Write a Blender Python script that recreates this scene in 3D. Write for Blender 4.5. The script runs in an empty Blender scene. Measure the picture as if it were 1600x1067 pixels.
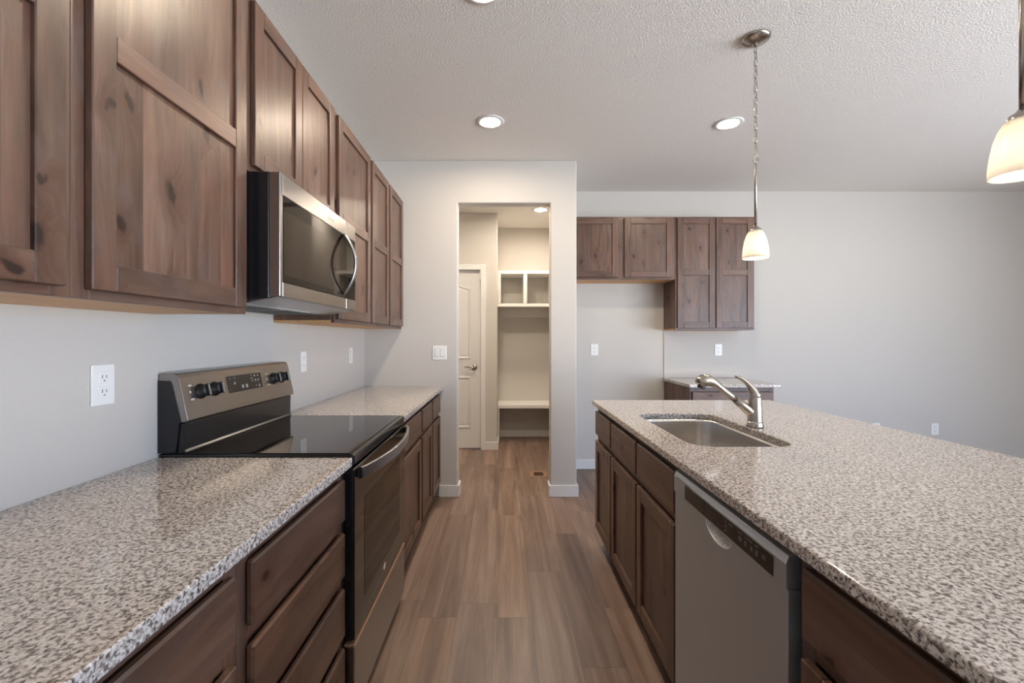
import bpy, bmesh, math, random
from mathutils import Vector
R = random.Random(7)
PI = math.pi
sc = bpy.context.scene
COL = sc.collection

# ------------------------------------------------------------------ camera
H = 1.307                                   # eye height
cam_d = bpy.data.cameras.new('camera')
cam = bpy.data.objects.new('camera', cam_d)
COL.objects.link(cam)
cam.location = (0, 0, H)
cam.rotation_euler = (PI / 2, 0, 0)
cam_d.sensor_width = 36.0
cam_d.lens = 36.0 * 700 / 1600
cam_d.shift_x = 14 / 1600
cam_d.shift_y = -4.5 / 1600
cam_d.clip_start = 0.02
sc.camera = cam

# ------------------------------------------------------------------ world, exposure, daylight
SKY = 14.8
LENS = 255.0            # radiance of the recessed lamps
BULB = 100.0            # radiance of the pendant bulbs
w = bpy.data.worlds.new('sky')
sc.world = w
w.use_nodes = True
bg = w.node_tree.nodes['Background']
_nt = w.node_tree
_tc = _nt.nodes.new('ShaderNodeTexCoord'); _sx = _nt.nodes.new('ShaderNodeSeparateXYZ'); _rp = _nt.nodes.new('ShaderNodeValToRGB')
_nt.links.new(_tc.outputs['Generated'], _sx.inputs[0])
_ma = _nt.nodes.new('ShaderNodeMath'); _ma.operation = 'MULTIPLY_ADD'; _ma.inputs[1].default_value = .5; _ma.inputs[2].default_value = .5
_nt.links.new(_sx.outputs[2], _ma.inputs[0]); _nt.links.new(_ma.outputs[0], _rp.inputs[0])
_e = _rp.color_ramp.elements                 # unseen ground made bright to light the ceiling; bright hazy sky above
_e[0].position = .485; _e[0].color = (1.0, 1.06, 1.14, 1); _e[1].position = .515; _e[1].color = (.30, .43, .66, 1)
_nt.links.new(_rp.outputs[0], bg.inputs['Color'])
bg.inputs['Strength'].default_value = SKY
sc.view_settings.view_transform = 'Standard'
sc.view_settings.look = 'None'
sc.view_settings.gamma = 1.0
sc.view_settings.exposure = 0.30
sc.view_settings.use_curve_mapping = False
sc.cycles.max_bounces = 10
sc.cycles.diffuse_bounces = 6
sc.cycles.glossy_bounces = 5
sc.cycles.caustics_reflective = False
sc.cycles.caustics_refractive = False
sc.cycles.sample_clamp_indirect = 6.0
sc.cycles.use_denoising = True

def portal(name, loc, rot, sx, sy):         # tells the sampler where the window openings are
    d = bpy.data.lights.new(name, 'AREA')
    d.shape = 'RECTANGLE'; d.size = sx; d.size_y = sy
    d.cycles.is_portal = True
    o = bpy.data.objects.new(name, d); COL.objects.link(o)
    o.location = loc; o.rotation_euler = rot
# room numbers
XL, XR, YB, YF, YA, ZC = -1.147, 5.36, -3.4, 3.71, 4.50, 2.783
BW = (3.75, 5.25, 0.05, 2.1)                # back glass door: x0 x1 z0 z1
RW = (-3.1, 1.5, 0.30, 2.2)                  # right window: y0 y1 z0 z1
portal('window_daylight', ((BW[0]+BW[1])/2, YB-0.10, (BW[2]+BW[3])/2), (PI/2, 0, 0), BW[1]-BW[0], BW[3]-BW[2])
portal('window_daylight', (XR+0.10, (RW[0]+RW[1])/2, (RW[2]+RW[3])/2), (PI/2, 0, PI/2), RW[1]-RW[0], RW[3]-RW[2])

# ------------------------------------------------------------------ materials
def L(r, g, b):
    f = lambda c: (c/255/12.92) if c/255 <= .04045 else ((c/255+.055)/1.055)**2.4
    return (f(r), f(g), f(b), 1)

class NT:
    def __init__(s, name):
        s.m = bpy.data.materials.new(name); s.m.use_nodes = True
        s.t = s.m.node_tree; s.b = s.t.nodes['Principled BSDF']
    def n(s, t, **k):
        o = s.t.nodes.new(t)
        for a, v in k.items(): setattr(o, a, v)
        return o
    def l(s, a, b): s.t.links.new(a, b)
    def inp(s, node, i, v):
        if hasattr(v, 'is_linked') or isinstance(v, bpy.types.NodeSocket): s.l(v, node.inputs[i])
        else: node.inputs[i].default_value = v
    def math(s, op, a, b=0.0, c=None):
        o = s.n('ShaderNodeMath', operation=op)
        s.inp(o, 0, a); s.inp(o, 1, b)
        if c is not None: s.inp(o, 2, c)
        return o.outputs[0]
    def mix(s, f, a, b, bt='MIX'):
        o = s.n('ShaderNodeMix', data_type='RGBA', blend_type=bt)
        s.inp(o, 0, f); s.inp(o, 6, a); s.inp(o, 7, b)
        return o.outputs[2]
    def comb(s, x, y, z=0.0):
        o = s.n('ShaderNodeCombineXYZ')
        s.inp(o, 0, x); s.inp(o, 1, y); s.inp(o, 2, z)
        return o.outputs[0]
    def noise(s, v, scale, detail=2.0, rough=.5, dist=0.0):
        o = s.n('ShaderNodeTexNoise')
        s.l(v, o.inputs['Vector']); o.inputs['Scale'].default_value = scale
        o.inputs['Detail'].default_value = detail; o.inputs['Roughness'].default_value = rough
        o.inputs['Distortion'].default_value = dist
        return o.outputs['Fac']
    def ramp(s, f, pts):
        o = s.n('ShaderNodeValToRGB'); s.l(f, o.inputs[0])
        e = o.color_ramp.elements
        while len(e) < len(pts): e.new(.5)
        for i, (p, c) in enumerate(pts):
            e[i].position = p; e[i].color = c if not isinstance(c, (int, float)) else (c, c, c, 1)
        return o.outputs[0]
    def bump(s, h, strength, dist):
        o = s.n('ShaderNodeBump'); s.l(h, o.inputs['Height'])
        o.inputs['Strength'].default_value = strength; o.inputs['Distance'].default_value = dist
        s.l(o.outputs[0], s.b.inputs['Normal'])
    def set(s, col=None, rough=None, metal=None, spec=None, coat=None):
        B = s.b.inputs
        if col is not None: s.inp(s.b, 'Base Color', col)
        if rough is not None: s.inp(s.b, 'Roughness', rough)
        if metal is not None: B['Metallic'].default_value = metal
        if spec is not None: B['Specular IOR Level'].default_value = spec
        if coat is not None: B['Coat Weight'].default_value = coat; B['Coat Roughness'].default_value = .12
        return s.m

def plain(name, col, rough=.5, metal=0.0, spec=.5, var=.03, scale=30):
    t = NT(name); c = t.n('ShaderNodeTexCoord').outputs['Object']
    f = t.noise(c, scale, 3)
    a = tuple(x*(1-var) for x in col[:3])+(1,); b = tuple(min(1, x*(1+var)) for x in col[:3])+(1,)
    return t.set(t.mix(f, a, b), rough, metal, spec)

def wood_stained():
    t = NT('stained_knotty_alder')
    uv = t.n('ShaderNodeUVMap').outputs[0]
    sp = t.n('ShaderNodeSeparateXYZ'); t.l(uv, sp.inputs[0]); u, v = sp.outputs[0], sp.outputs[1]
    # knots, few and uneven
    wob = t.n('ShaderNodeTexNoise'); t.l(t.comb(t.math('MULTIPLY', u, 16), t.math('MULTIPLY', v, 9)), wob.inputs['Vector']); wob.inputs['Scale'].default_value = 1.0; wob.inputs['Detail'].default_value = 3
    wc = t.n('ShaderNodeSeparateColor'); t.l(wob.outputs['Color'], wc.inputs[0])
    kv = t.n('ShaderNodeTexVoronoi', voronoi_dimensions='2D', feature='F1')
    ku = t.math('ADD', t.math('MULTIPLY', u, 8.0), t.math('MULTIPLY', wc.outputs[0], .55))
    kw = t.math('ADD', t.math('MULTIPLY', v, 5.0), t.math('MULTIPLY', wc.outputs[1], .55))
    t.l(t.comb(ku, kw), kv.inputs['Vector']); kv.inputs['Scale'].default_value = 1.0
    kd = kv.outputs['Distance']
    kr = t.n('ShaderNodeSeparateColor'); t.l(kv.outputs['Color'], kr.inputs[0])
    has = t.math('GREATER_THAN', kr.outputs[0], .62)
    size = t.math('ADD', .35, t.math('MULTIPLY', kr.outputs[1], .9))
    halo = t.math('MULTIPLY', t.math('SUBTRACT', 1.0, t.math('MINIMUM', t.math('DIVIDE', kd, t.math('MULTIPLY', size, .46)), 1.0)), has)
    core = t.math('MULTIPLY', t.math('SUBTRACT', 1.0, t.math('MINIMUM', t.math('DIVIDE', kd, t.math('MULTIPLY', size, .13)), 1.0)), has)
    st = t.math('FLOOR', t.math('DIVIDE', u, .095))
    wn = t.n('ShaderNodeTexWhiteNoise', noise_dimensions='1D'); t.l(st, wn.inputs['W'])
    w2 = t.n('ShaderNodeTexWhiteNoise', noise_dimensions='1D'); t.l(t.math('ADD', st, .37), w2.inputs['W'])
    u2 = t.math('ADD', u, t.math('MULTIPLY', t.math('POWER', halo, 1.5), .05))
    v2 = t.math('ADD', v, t.math('MULTIPLY', wn.outputs['Value'], 37.0))
    fine = t.noise(t.comb(t.math('MULTIPLY', u2, 70), t.math('MULTIPLY', v2, 2.6)), 3.0, 6, .65, .6)
    broad = t.noise(t.comb(t.math('MULTIPLY', u2, 17), t.math('MULTIPLY', v2, 1.7)), 1.0, 4, .6, 1.2)
    blotch = t.noise(t.comb(t.math('MULTIPLY', u2, 9), t.math('MULTIPLY', v2, 5)), 1.0, 4, .6, .5)
    smoke = t.noise(t.comb(t.math('MULTIPLY', u2, 6), t.math('MULTIPLY', t.math('ADD', v2, 9.0), 3)), 1.0, 3, .6, .3)
    c = t.ramp(broad, [(.30, L(72, 50, 39)), (.5, L(102, 75, 61)), (.70, L(127, 98, 82))])
    c = t.mix(t.math('MULTIPLY', t.math('SUBTRACT', fine, .3), .8), c, L(62, 45, 37))
    c = t.mix(t.math('MULTIPLY', t.math('MAXIMUM', t.math('SUBTRACT', blotch, .5), 0), 3.0), c, L(102, 88, 84))
    c = t.mix(t.math('MULTIPLY', t.math('MAXIMUM', t.math('SUBTRACT', smoke, .52), 0), 3.0), c, L(112, 74, 56))
    c = t.mix(t.math('MULTIPLY', w2.outputs['Value'], .25), c, L(100, 84, 76))
    tone = t.math('ADD', .74, t.math('MULTIPLY', wn.outputs['Value'], .40))
    c = t.mix(1.0, c, t.comb(tone, tone, t.math('MULTIPLY', tone, .99)), 'MULTIPLY')
    c = t.mix(t.math('MULTIPLY', halo, .7), c, L(78, 47, 34))
    c = t.mix(t.math('MINIMUM', t.math('MULTIPLY', core, 1.8), .95), c, L(38, 23, 17))
    t.bump(fine, .06, .002)
    return t.set(c, t.math('ADD', .27, t.math('MULTIPLY', fine, .14)), 0, .40)

def wood_natural():
    t = NT('natural_birch_ply')
    uv = t.n('ShaderNodeUVMap').outputs[0]
    sp = t.n('ShaderNodeSeparateXYZ'); t.l(uv, sp.inputs[0]); u, v = sp.outputs[0], sp.outputs[1]
    g = t.noise(t.comb(t.math('MULTIPLY', u, 40), t.math('MULTIPLY', v, 2)), 2.0, 4, .6, .4)
    return t.set(t.ramp(g, [(.3, L(196, 148, 96)), (.7, L(222, 178, 126))]), .5, 0, .4)

def granite():
    t = NT('speckled_granite')
    c = t.n('ShaderNodeTexCoord').outputs['Object']
    a = t.noise(c, 130, 4, .60, .5)
    b = t.noise(c, 260, 3, .6, .3)
    d = t.noise(c, 22, 2)
    col = t.ramp(a, [(.40, L(216, 210, 204)), (.48, L(196, 188, 181)), (.54, L(154, 145, 139)), (.60, L(98, 91, 87)), (.68, L(60, 55, 53))])
    v = t.n('ShaderNodeTexVoronoi', feature='F1'); t.l(c, v.inputs['Vector']); v.inputs['Scale'].default_value = 190
    vr = t.n('ShaderNodeSeparateColor'); t.l(v.outputs['Color'], vr.inputs[0])
    flake = t.math('MULTIPLY', t.math('GREATER_THAN', vr.outputs[0], .90), t.math('LESS_THAN', v.outputs['Distance'], .5))
    col = t.mix(t.math('MULTIPLY', flake, .9), col, L(58, 54, 54))
    white = t.math('MULTIPLY', t.math('GREATER_THAN', vr.outputs[1], .80), t.math('LESS_THAN', v.outputs['Distance'], .5))
    col = t.mix(t.math('MULTIPLY', white, .6), col, L(240, 237, 233))
    col = t.mix(t.math('MULTIPLY', t.math('MAXIMUM', t.math('SUBTRACT', b, .56), 0), 3.0), col, L(118, 107, 99))
    col = t.mix(t.math('MULTIPLY', d, .15), col, L(190, 178, 166))
    return t.set(col, t.math('ADD', .06, t.math('MULTIPLY', b, .06)), 0, .5)

def floor_planks():
    t = NT('wood_plank_floor')
    c = t.n('ShaderNodeTexCoord').outputs['Object']
    sp = t.n('ShaderNodeSeparateXYZ'); t.l(c, sp.inputs[0]); x, y = sp.outputs[0], sp.outputs[1]
    W, LEN = .178, 1.22
    xi = t.math('DIVIDE', t.math('ADD', x, .092), W)
    row = t.math('FLOOR', xi); fx = t.math('FRACT', xi)
    wn = t.n('ShaderNodeTexWhiteNoise', noise_dimensions='1D'); t.l(row, wn.inputs['W'])
    yi = t.math('ADD', t.math('DIVIDE', y, LEN), t.math('MULTIPLY', wn.outputs['Value'], 17.3))
    fy = t.math('FRACT', yi); seg = t.math('FLOOR', yi)
    w2 = t.n('ShaderNodeTexWhiteNoise', noise_dimensions='2D'); t.l(t.comb(row, seg), w2.inputs['Vector'])
    r = w2.outputs['Value']
    px = t.math('ADD', x, t.math('MULTIPLY', r, 31.0)); py = t.math('ADD', y, t.math('MULTIPLY', r, 77.0))
    fine = t.noise(t.comb(t.math('MULTIPLY', px, 75), t.math('MULTIPLY', py, 3)), 2.0, 6, .7, .9)
    broad = t.noise(t.comb(t.math('MULTIPLY', px, 15), t.math('MULTIPLY', py, .8)), 1.0, 4, .62, .5)
    col = t.ramp(broad, [(.28, L(108, 86, 74)), (.5, L(148, 122, 106)), (.72, L(178, 153, 137))])
    col = t.mix(t.math('MULTIPLY', t.math('SUBTRACT', fine, .25), .85), col, L(98, 76, 64))
    tone = t.math('ADD', .62, t.math('MULTIPLY', r, .36))
    r2 = t.n('ShaderNodeSeparateColor'); t.l(w2.outputs['Color'], r2.inputs[0])
    hue = t.math('MULTIPLY', t.math('SUBTRACT', r2.outputs[1], .5), .09)
    col = t.mix(1.0, col, t.comb(t.math('ADD', tone, t.math('MULTIPLY', hue, .5)), tone, t.math('SUBTRACT', tone, hue)), 'MULTIPLY')
    gx = t.math('MINIMUM', fx, t.math('SUBTRACT', 1.0, fx)); gy = t.math('MINIMUM', fy, t.math('SUBTRACT', 1.0, fy))
    gap = t.math('MAXIMUM', t.math('LESS_THAN', gx, .007), t.math('LESS_THAN', gy, .0013))
    col = t.mix(t.math('MULTIPLY', gap, .45), col, L(60, 44, 36))
    t.bump(t.math('SUBTRACT', fine, t.math('MULTIPLY', gap, 2.0)), .10, .001)
    return t.set(col, t.math('ADD', .33, t.math('MULTIPLY', fine, .14)), 0, .5)

def paint(name, col, bump, scale, rough=.65):
    t = NT(name); c = t.n('ShaderNodeTexCoord').outputs['Object']
    n = t.noise(c, scale, 3, .55, .3)
    if bump: t.bump(t.ramp(n, [(.42, 0.0), (.62, 1.0)]), bump, .004)
    return t.set(t.mix(n, tuple(k*.985 for k in col[:3])+(1,), col), rough, 0, .35)

def steel(name, col, rough, streak='z', amt=.03):
    t = NT(name); c = t.n('ShaderNodeTexCoord').outputs['Object']
    mp = t.n('ShaderNodeMapping'); t.l(c, mp.inputs[0])
    s = {'x': (4, 400, 400), 'y': (400, 4, 400), 'z': (400, 400, 4)}[streak]
    mp.inputs['Scale'].default_value = s
    n = t.noise(mp.outputs[0], 1.0, 3)
    return t.set(t.mix(n, tuple(k*(1-amt) for k in col[:3])+(1,), col), t.math('ADD', rough-.01, t.math('MULTIPLY', n, .02)), 1.0)

def emitter(name, col, s):
    t = NT(name); e = t.n('ShaderNodeEmission'); e.inputs[0].default_value = col; e.inputs[1].default_value = s
    t.l(e.outputs[0], t.t.nodes['Material Output'].inputs[0]); return t.m

M = {}
M['wood'] = wood_stained()
M['ply'] = wood_natural()
M['granite'] = granite()
M['floor'] = floor_planks()
M['wall'] = paint('warm_grey_wall_paint', L(202, 198, 192), .10, 160)
M['ceiling'] = paint('textured_ceiling_paint', L(240, 237, 233), .44, 112, .8)
M['trim'] = paint('white_trim_paint', L(226, 225, 223), .0, 40, .4)
M['shelf'] = paint('white_built_in_paint', L(228, 226, 222), .0, 40, .45)
M['steel'] = steel('brushed_steel', (.44, .44, .45, 1), .32, 'y')
M['steel_dark'] = steel('brushed_dark_steel', (.33, .305, .29, 1), .28, 'y')
M['steel_dw'] = steel('dishwasher_steel', (.64, .69, .74, 1), .48, 'y', .04)
M['nickel'] = steel('brushed_nickel', (.43, .39, .34, 1), .22, 'z', .03)
M['steel_light'] = steel('light_steel', (.75, .75, .75, 1), .25, 'z', .03)
M['sink_steel'] = steel('sink_steel', (.66, .63, .60, 1), .25, 'y', .03)
M['black'] = plain('black_enamel', (.011, .011, .013, 1), .22)
M['black_glass'] = plain('black_glass', (.007, .006, .006, 1), .035)
M['window_glass'] = plain('dark_oven_glass', (.016, .012, .010, 1), .05)
M['mesh_glass'] = plain('screened_dark_glass', (.024, .016, .011, 1), .05, spec=.12)
M['microwave_glass'] = plain('microwave_dark_glass', (.007, .005, .004, 1), .03, spec=.12)
M['black_plastic'] = plain('black_plastic', (.014, .013, .013, 1), .40)
M['dark_plate'] = plain('dark_control_plate', (.018, .014, .013, 1), .22)
M['kick'] = plain('dark_toe_board', (.035, .024, .019, 1), .6)
M['white_plastic'] = plain('white_plastic', L(238, 238, 236), .35, var=.01)
M['slot'] = plain('dark_slot', (.12, .12, .12, 1), .6)
M['gap_shade'] = plain('grey_gap_shade', (.38, .38, .38, 1), .6)  # flat grey painted as the shade in the gap round switch rockers
M['mark'] = plain('pale_mark', L(206, 200, 192), .5)
M['grey_mark'] = plain('grey_printing', L(150, 145, 140), .5)
def film():
    t = NT('clear_film'); c = t.n('ShaderNodeTexCoord').outputs['Object']
    n = t.noise(c, 55, 3, .6, 1.5); t.bump(n, .9, .012)
    return t.set(t.mix(n, L(176, 170, 164), L(240, 236, 230)), .12, 0, .9)
M['film'] = film()
M['grille'] = steel('vent_grille_metal', (.50, .51, .52, 1), .35, 'x')
M['register'] = plain('dark_brown_grating', (.045, .018, .008, 1), .5)
M['register_frame'] = plain('tan_wood_frame', L(158, 124, 98), .5, var=.12)
M['lens'] = emitter('lit_recessed_lens', (1.0, .83, .64, 1), LENS)
M['lens_bright'] = emitter('bright_recessed_lens', (1.0, .86, .70, 1), LENS*1.55)
M['bulb'] = emitter('lit_bulb', (1.0, .86, .68, 1), BULB)

def shade_glass():
    t = NT('frosted_shade_glass')
    d = t.n('ShaderNodeBsdfDiffuse'); d.inputs[0].default_value = (.86, .83, .77, 1)
    tr = t.n('ShaderNodeBsdfTranslucent'); tr.inputs[0].default_value = (.95, .90, .82, 1)
    gl = t.n('ShaderNodeBsdfGlossy'); gl.inputs[1].default_value = .25
    m1 = t.n('ShaderNodeMixShader'); m1.inputs[0].default_value = .55; t.l(d.outputs[0], m1.inputs[1]); t.l(tr.outputs[0], m1.inputs[2])
    m2 = t.n('ShaderNodeMixShader'); m2.inputs[0].default_value = .05; t.l(m1.outputs[0], m2.inputs[1]); t.l(gl.outputs[0], m2.inputs[2])
    t.l(m2.outputs[0], t.t.nodes['Material Output'].inputs[0]); return t.m
M['shade'] = shade_glass()

def pane():
    t = NT('clear_window_glass')
    a = t.n('ShaderNodeBsdfTransparent'); g = t.n('ShaderNodeBsdfGlossy'); g.inputs[1].default_value = .02
    m = t.n('ShaderNodeMixShader'); m.inputs[0].default_value = .06
    t.l(a.outputs[0], m.inputs[1]); t.l(g.outputs[0], m.inputs[2])
    t.l(m.outputs[0], t.t.nodes['Material Output'].inputs[0]); return t.m
M['pane'] = pane()

# ------------------------------------------------------------------ mesh helpers
ident = lambda s, t, z: (s, t, z)
def left_map(xf):  return lambda s, t, z: (xf + t, s, z)      # cabinets on the left wall face +x
def isl_map(xf):   return lambda s, t, z: (xf - t, s, z)      # island cabinets face -x
def far_map(yf):   return lambda s, t, z: (s, yf - t, z)      # cabinets on the far wall face -y

class MB:
    def __init__(s):
        s.bm = bmesh.new(); s.uv = s.bm.loops.layers.uv.new('UVMap')
    def _take(s, tb, fr, grain, stave, mi, smooth=False, off=None):
        tb.verts.ensure_lookup_table()
        ax = {'s': 0, 't': 1, 'z': 2}[grain]; oth = [i for i in (0, 1, 2) if i != ax]
        if stave:                                             # a solid piece: keep it inside one stave
            mn = min(v.co[oth[0]] for v in tb.verts) + min(v.co[oth[1]] for v in tb.verts)
            o = (R.randint(1, 400)*.095 + .008 - mn, R.uniform(0, 40))
        else:
            o = (R.uniform(0, 40), R.uniform(0, 40))
        vm = {}
        for v in tb.verts: vm[v] = s.bm.verts.new(fr(*v.co))
        out = []
        for f in tb.faces:
            try: nf = s.bm.faces.new([vm[v] for v in f.verts])
            except ValueError: continue
            nf.material_index = mi; nf.smooth = smooth or f.smooth
            for lp, ol in zip(nf.loops, f.loops):
                c = ol.vert.co
                lp[s.uv].uv = (c[oth[0]] + c[oth[1]] + o[0], c[ax] + o[1])
            out.append(nf)
        tb.free()
        bmesh.ops.recalc_face_normals(s.bm, faces=out)
        return s
    def box(s, a0, a1, b0, b1, c0, c1, fr=ident, grain='z', stave=False, bevel=.0015, mi=0, seg=1):
        tb = bmesh.new(); bmesh.ops.create_cube(tb, size=1.0)
        for v in tb.verts:
            v.co = ((a0+a1)/2 + v.co.x*(a1-a0), (b0+b1)/2 + v.co.y*(b1-b0), (c0+c1)/2 + v.co.z*(c1-c0))
        if bevel:
            bevel = min(bevel, .45*min(abs(a1-a0), abs(b1-b0), abs(c1-c0)))
            bmesh.ops.bevel(tb, geom=tb.edges[:], offset=bevel, segments=seg, profile=.5, affect='EDGES', clamp_overlap=True)
        return s._take(tb, fr, grain, stave, mi)
    def prism(s, pts, d0, d1, fr=ident, mi=0, smooth=False):  # pts are (a, c); extruded along b
        tb = bmesh.new()
        A = [tb.verts.new((p[0], d0, p[1])) for p in pts]; B = [tb.verts.new((p[0], d1, p[1])) for p in pts]
        n = len(pts)
        for i in range(n):
            f = tb.faces.new((A[i], A[(i+1) % n], B[(i+1) % n], B[i])); f.smooth = smooth
        tb.faces.new(A); tb.faces.new(B[::-1])
        return s._take(tb, fr, 'z', False, mi)
    def lathe(s, prof, at, axis=(0, 0, 1), n=28, mi=0, closed=False, smooth=True):  # prof: (radius, height)
        ax = Vector(axis).normalized(); q = Vector((0, 0, 1)).rotation_difference(ax); at = Vector(at)
        tb = bmesh.new(); rings = []
        for r, h in prof:
            rings.append([tb.verts.new(at + q @ Vector((r*math.cos(2*PI*k/n), r*math.sin(2*PI*k/n), h))) for k in range(n)] if r > 1e-6
                         else [tb.verts.new(at + q @ Vector((0, 0, h)))])
        for a, b in zip(rings, rings[1:]):
            for k in range(n):
                q4 = [a[k % len(a)], a[(k+1) % len(a)], b[(k+1) % len(b)], b[k % len(b)]]
                u = []
                for v in q4:
                    if v not in u: u.append(v)
                if len(u) >= 3:
                    f = tb.faces.new(u); f.smooth = smooth
        return s._take(tb, ident, 'z', False, mi)
    def tube(s, pts, rad, n=14, cyc=False, mi=0, sx=1.0):     # rad: number or list; sx flattens one way
        P = [Vector(p) for p in pts]; m = len(P)
        rad = rad if isinstance(rad, (list, tuple)) else [rad]*m
        tb = bmesh.new(); rings = []; up = None
        for i in range(m):
            d = (P[(i+1) % m] - P[i-1]) if cyc else (P[min(i+1, m-1)] - P[max(i-1, 0)])
            d.normalize()
            if up is None:
                up = Vector((0, 1, 0)) if abs(d.y) < .9 else Vector((0, 0, 1))
            e1 = (up - d*up.dot(d)).normalized(); up = e1; e2 = d.cross(e1)
            rings.append([tb.verts.new(P[i] + (e1*math.cos(2*PI*k/n) + e2*sx*math.sin(2*PI*k/n))*rad[i]) for k in range(n)])
        for i in range(m if cyc else m-1):
            a, b = rings[i], rings[(i+1) % m]
            for k in range(n):
                f = tb.faces.new((a[k], a[(k+1) % n], b[(k+1) % n], b[k])); f.smooth = True
        if not cyc:
            tb.faces.new(rings[0][::-1]); tb.faces.new(rings[-1])
        return s._take(tb, ident, 'z', False, mi)
    def loops(s, rings, mi=0, cap=True, smooth=False):        # skin between equal-length closed rings
        tb = bmesh.new(); V = [[tb.verts.new(p) for p in r] for r in rings]; n = len(rings[0])
        for a, b in zip(V, V[1:]):
            for k in range(n):
                f = tb.faces.new((a[k], a[(k+1) % n], b[(k+1) % n], b[k])); f.smooth = smooth
        if cap: tb.faces.new(V[-1])
        return s._take(tb, ident, 'z', False, mi)
    def build(s, name, mats, parent=None, bevel_mod=0, seg=2, solid=0):
        me = bpy.data.meshes.new(name)
        o = bpy.data.objects.new(name, me); COL.objects.link(o)
        if parent is not None:
            off = Vector((0, 0, 0)); p = parent
            while p is not None: off += p.location; p = p.parent
            o.parent = parent
        else:
            cs = [v.co for v in s.bm.verts]
            off = Vector(((min(c.x for c in cs)+max(c.x for c in cs))/2, (min(c.y for c in cs)+max(c.y for c in cs))/2, min(c.z for c in cs)))
            o.location = off
        for v in s.bm.verts: v.co -= off
        s.bm.to_mesh(me); s.bm.free()
        for m in (mats if isinstance(mats, (list, tuple)) else [mats]): me.materials.append(M[m])
        if solid:
            md = o.modifiers.new('thickness', 'SOLIDIFY'); md.thickness = solid; md.offset = 0
        if bevel_mod:
            md = o.modifiers.new('eased_edges', 'BEVEL'); md.width = bevel_mod; md.segments = seg
            md.limit_method = 'ANGLE'; md.angle_limit = .7
        return o

def tag(o, label, cat, group=None):
    o['label'] = label; o['category'] = cat
    if group: o['group'] = group
    return o
def thing(name, loc, label, cat, group=None):
    o = bpy.data.objects.new(name, None); COL.objects.link(o); o.location = loc; o.empty_display_size = .1
    return tag(o, label, cat, group)
def struct(name, mb, mat, **k):
    o = mb.build(name, mat, **k); o['kind'] = 'structure'; return o
def B(*a, **k): return MB().box(*a, **k)

# ------------------------------------------------------------------ room shell
struct('floor', B(-1.9, XR+.2, YB-.2, 6.3, -.10, 0, bevel=0), 'floor')
struct('ceiling', B(-1.9, XR+.2, YB-.2, 6.3, ZC, ZC+.10, bevel=0), 'ceiling')
struct('wall_left', B(XL-.13, XL, YB, YF, 0, ZC, bevel=0), 'wall')
m = MB().prism([(-1.82, 0), (-.376, 0), (-.376, 2.431), (.392, 2.431), (.392, 0), (.6095, 0), (.6095, ZC), (-1.82, ZC)], YF, YF+.115)
struct('wall_front', m, 'wall', bevel_mod=.010, seg=3)
struct('wall_alcove', B(.50, .6095, YF+.116, YA, 0, ZC, bevel=0), 'wall')
struct('wall_far', B(.50, XR, YA, YA+.12, 0, ZC, bevel=0), 'wall')
struct('trim_2', B(1.612, 2.360, YA-.0125, YA-.0002, .9145, 1.3865, bevel=.002), 'wall')
m = MB()
y0, y1, z0, z1 = RW
m.box(XR, XR+.14, YB, y0, 0, ZC, bevel=0).box(XR, XR+.14, y1, YA+.12, 0, ZC, bevel=0)
m.box(XR, XR+.14, y0, y1, 0, z0, bevel=0).box(XR, XR+.14, y0, y1, z1, ZC, bevel=0)
struct('wall_right', m, 'wall')
m = MB(); x0, x1, z0, z1 = BW
m.box(XL-.13, x0, YB-.14, YB, 0, ZC, bevel=0).box(x1, XR+.14, YB-.14, YB, 0, ZC, bevel=0)
m.box(x0, x1, YB-.14, YB, 0, z0, bevel=0).box(x0, x1, YB-.14, YB, z1, ZC, bevel=0)
struct('wall_back', m, 'wall')
# mudroom shell behind the opening
YD, YN = 5.27, 5.98
struct('wall_mudroom_left', B(-1.82, -1.70, YF+.116, YD+.12, 0, ZC, bevel=0), 'wall')
struct('wall_mudroom_door', MB().prism([(-1.70, 0), (-1.05, 0), (-1.05, 2.115), (-.262, 2.115), (-.262, 0), (-.069, 0), (-.069, ZC), (-1.70, ZC)], YD, YD+.12), 'wall', bevel_mod=.006)
struct('wall_niche_left', B(-.189, -.069, YD+.121, YN, 0, ZC, bevel=0), 'wall')
struct('wall_niche_back', B(-.19, .76, YN, YN+.12, 0, ZC, bevel=0), 'wall')
struct('wall_niche_right', B(.628, .75, YA+.121, YN, 0, ZC, bevel=0), 'wall')
struct('wall_mudroom_outer', B(-1.05, -.20, YD+.30, YD+.36, 0, ZC, bevel=0), 'wall')
# windows that let the daylight in (behind and to the right of the camera)
def window(name, fr, s0, s1, z0, z1, div):
    m = MB(); f = .06
    m.box(s0, s1, -.09, -.03, z0, z0+f, fr).box(s0, s1, -.09, -.03, z1-f, z1, fr)
    m.box(s0, s0+f, -.09, -.03, z0+f, z1-f, fr).box(s1-f, s1, -.09, -.03, z0+f, z1-f, fr)
    for k in range(1, div):
        c = s0 + (s1-s0)*k/div; m.box(c-.035, c+.035, -.088, -.032, z0+f, z1-f, fr)
    o = struct(name, m, 'trim')
    B(s0+.05, s1-.05, -.062, -.058, z0+.05, z1-.05, fr, bevel=0).build('pane', 'pane', o)
window('window_1', lambda s, t, z: (s, YB+t, z), *BW, 2)
window('window_2', lambda s, t, z: (XR-t, s, z), *RW, 3)

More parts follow.
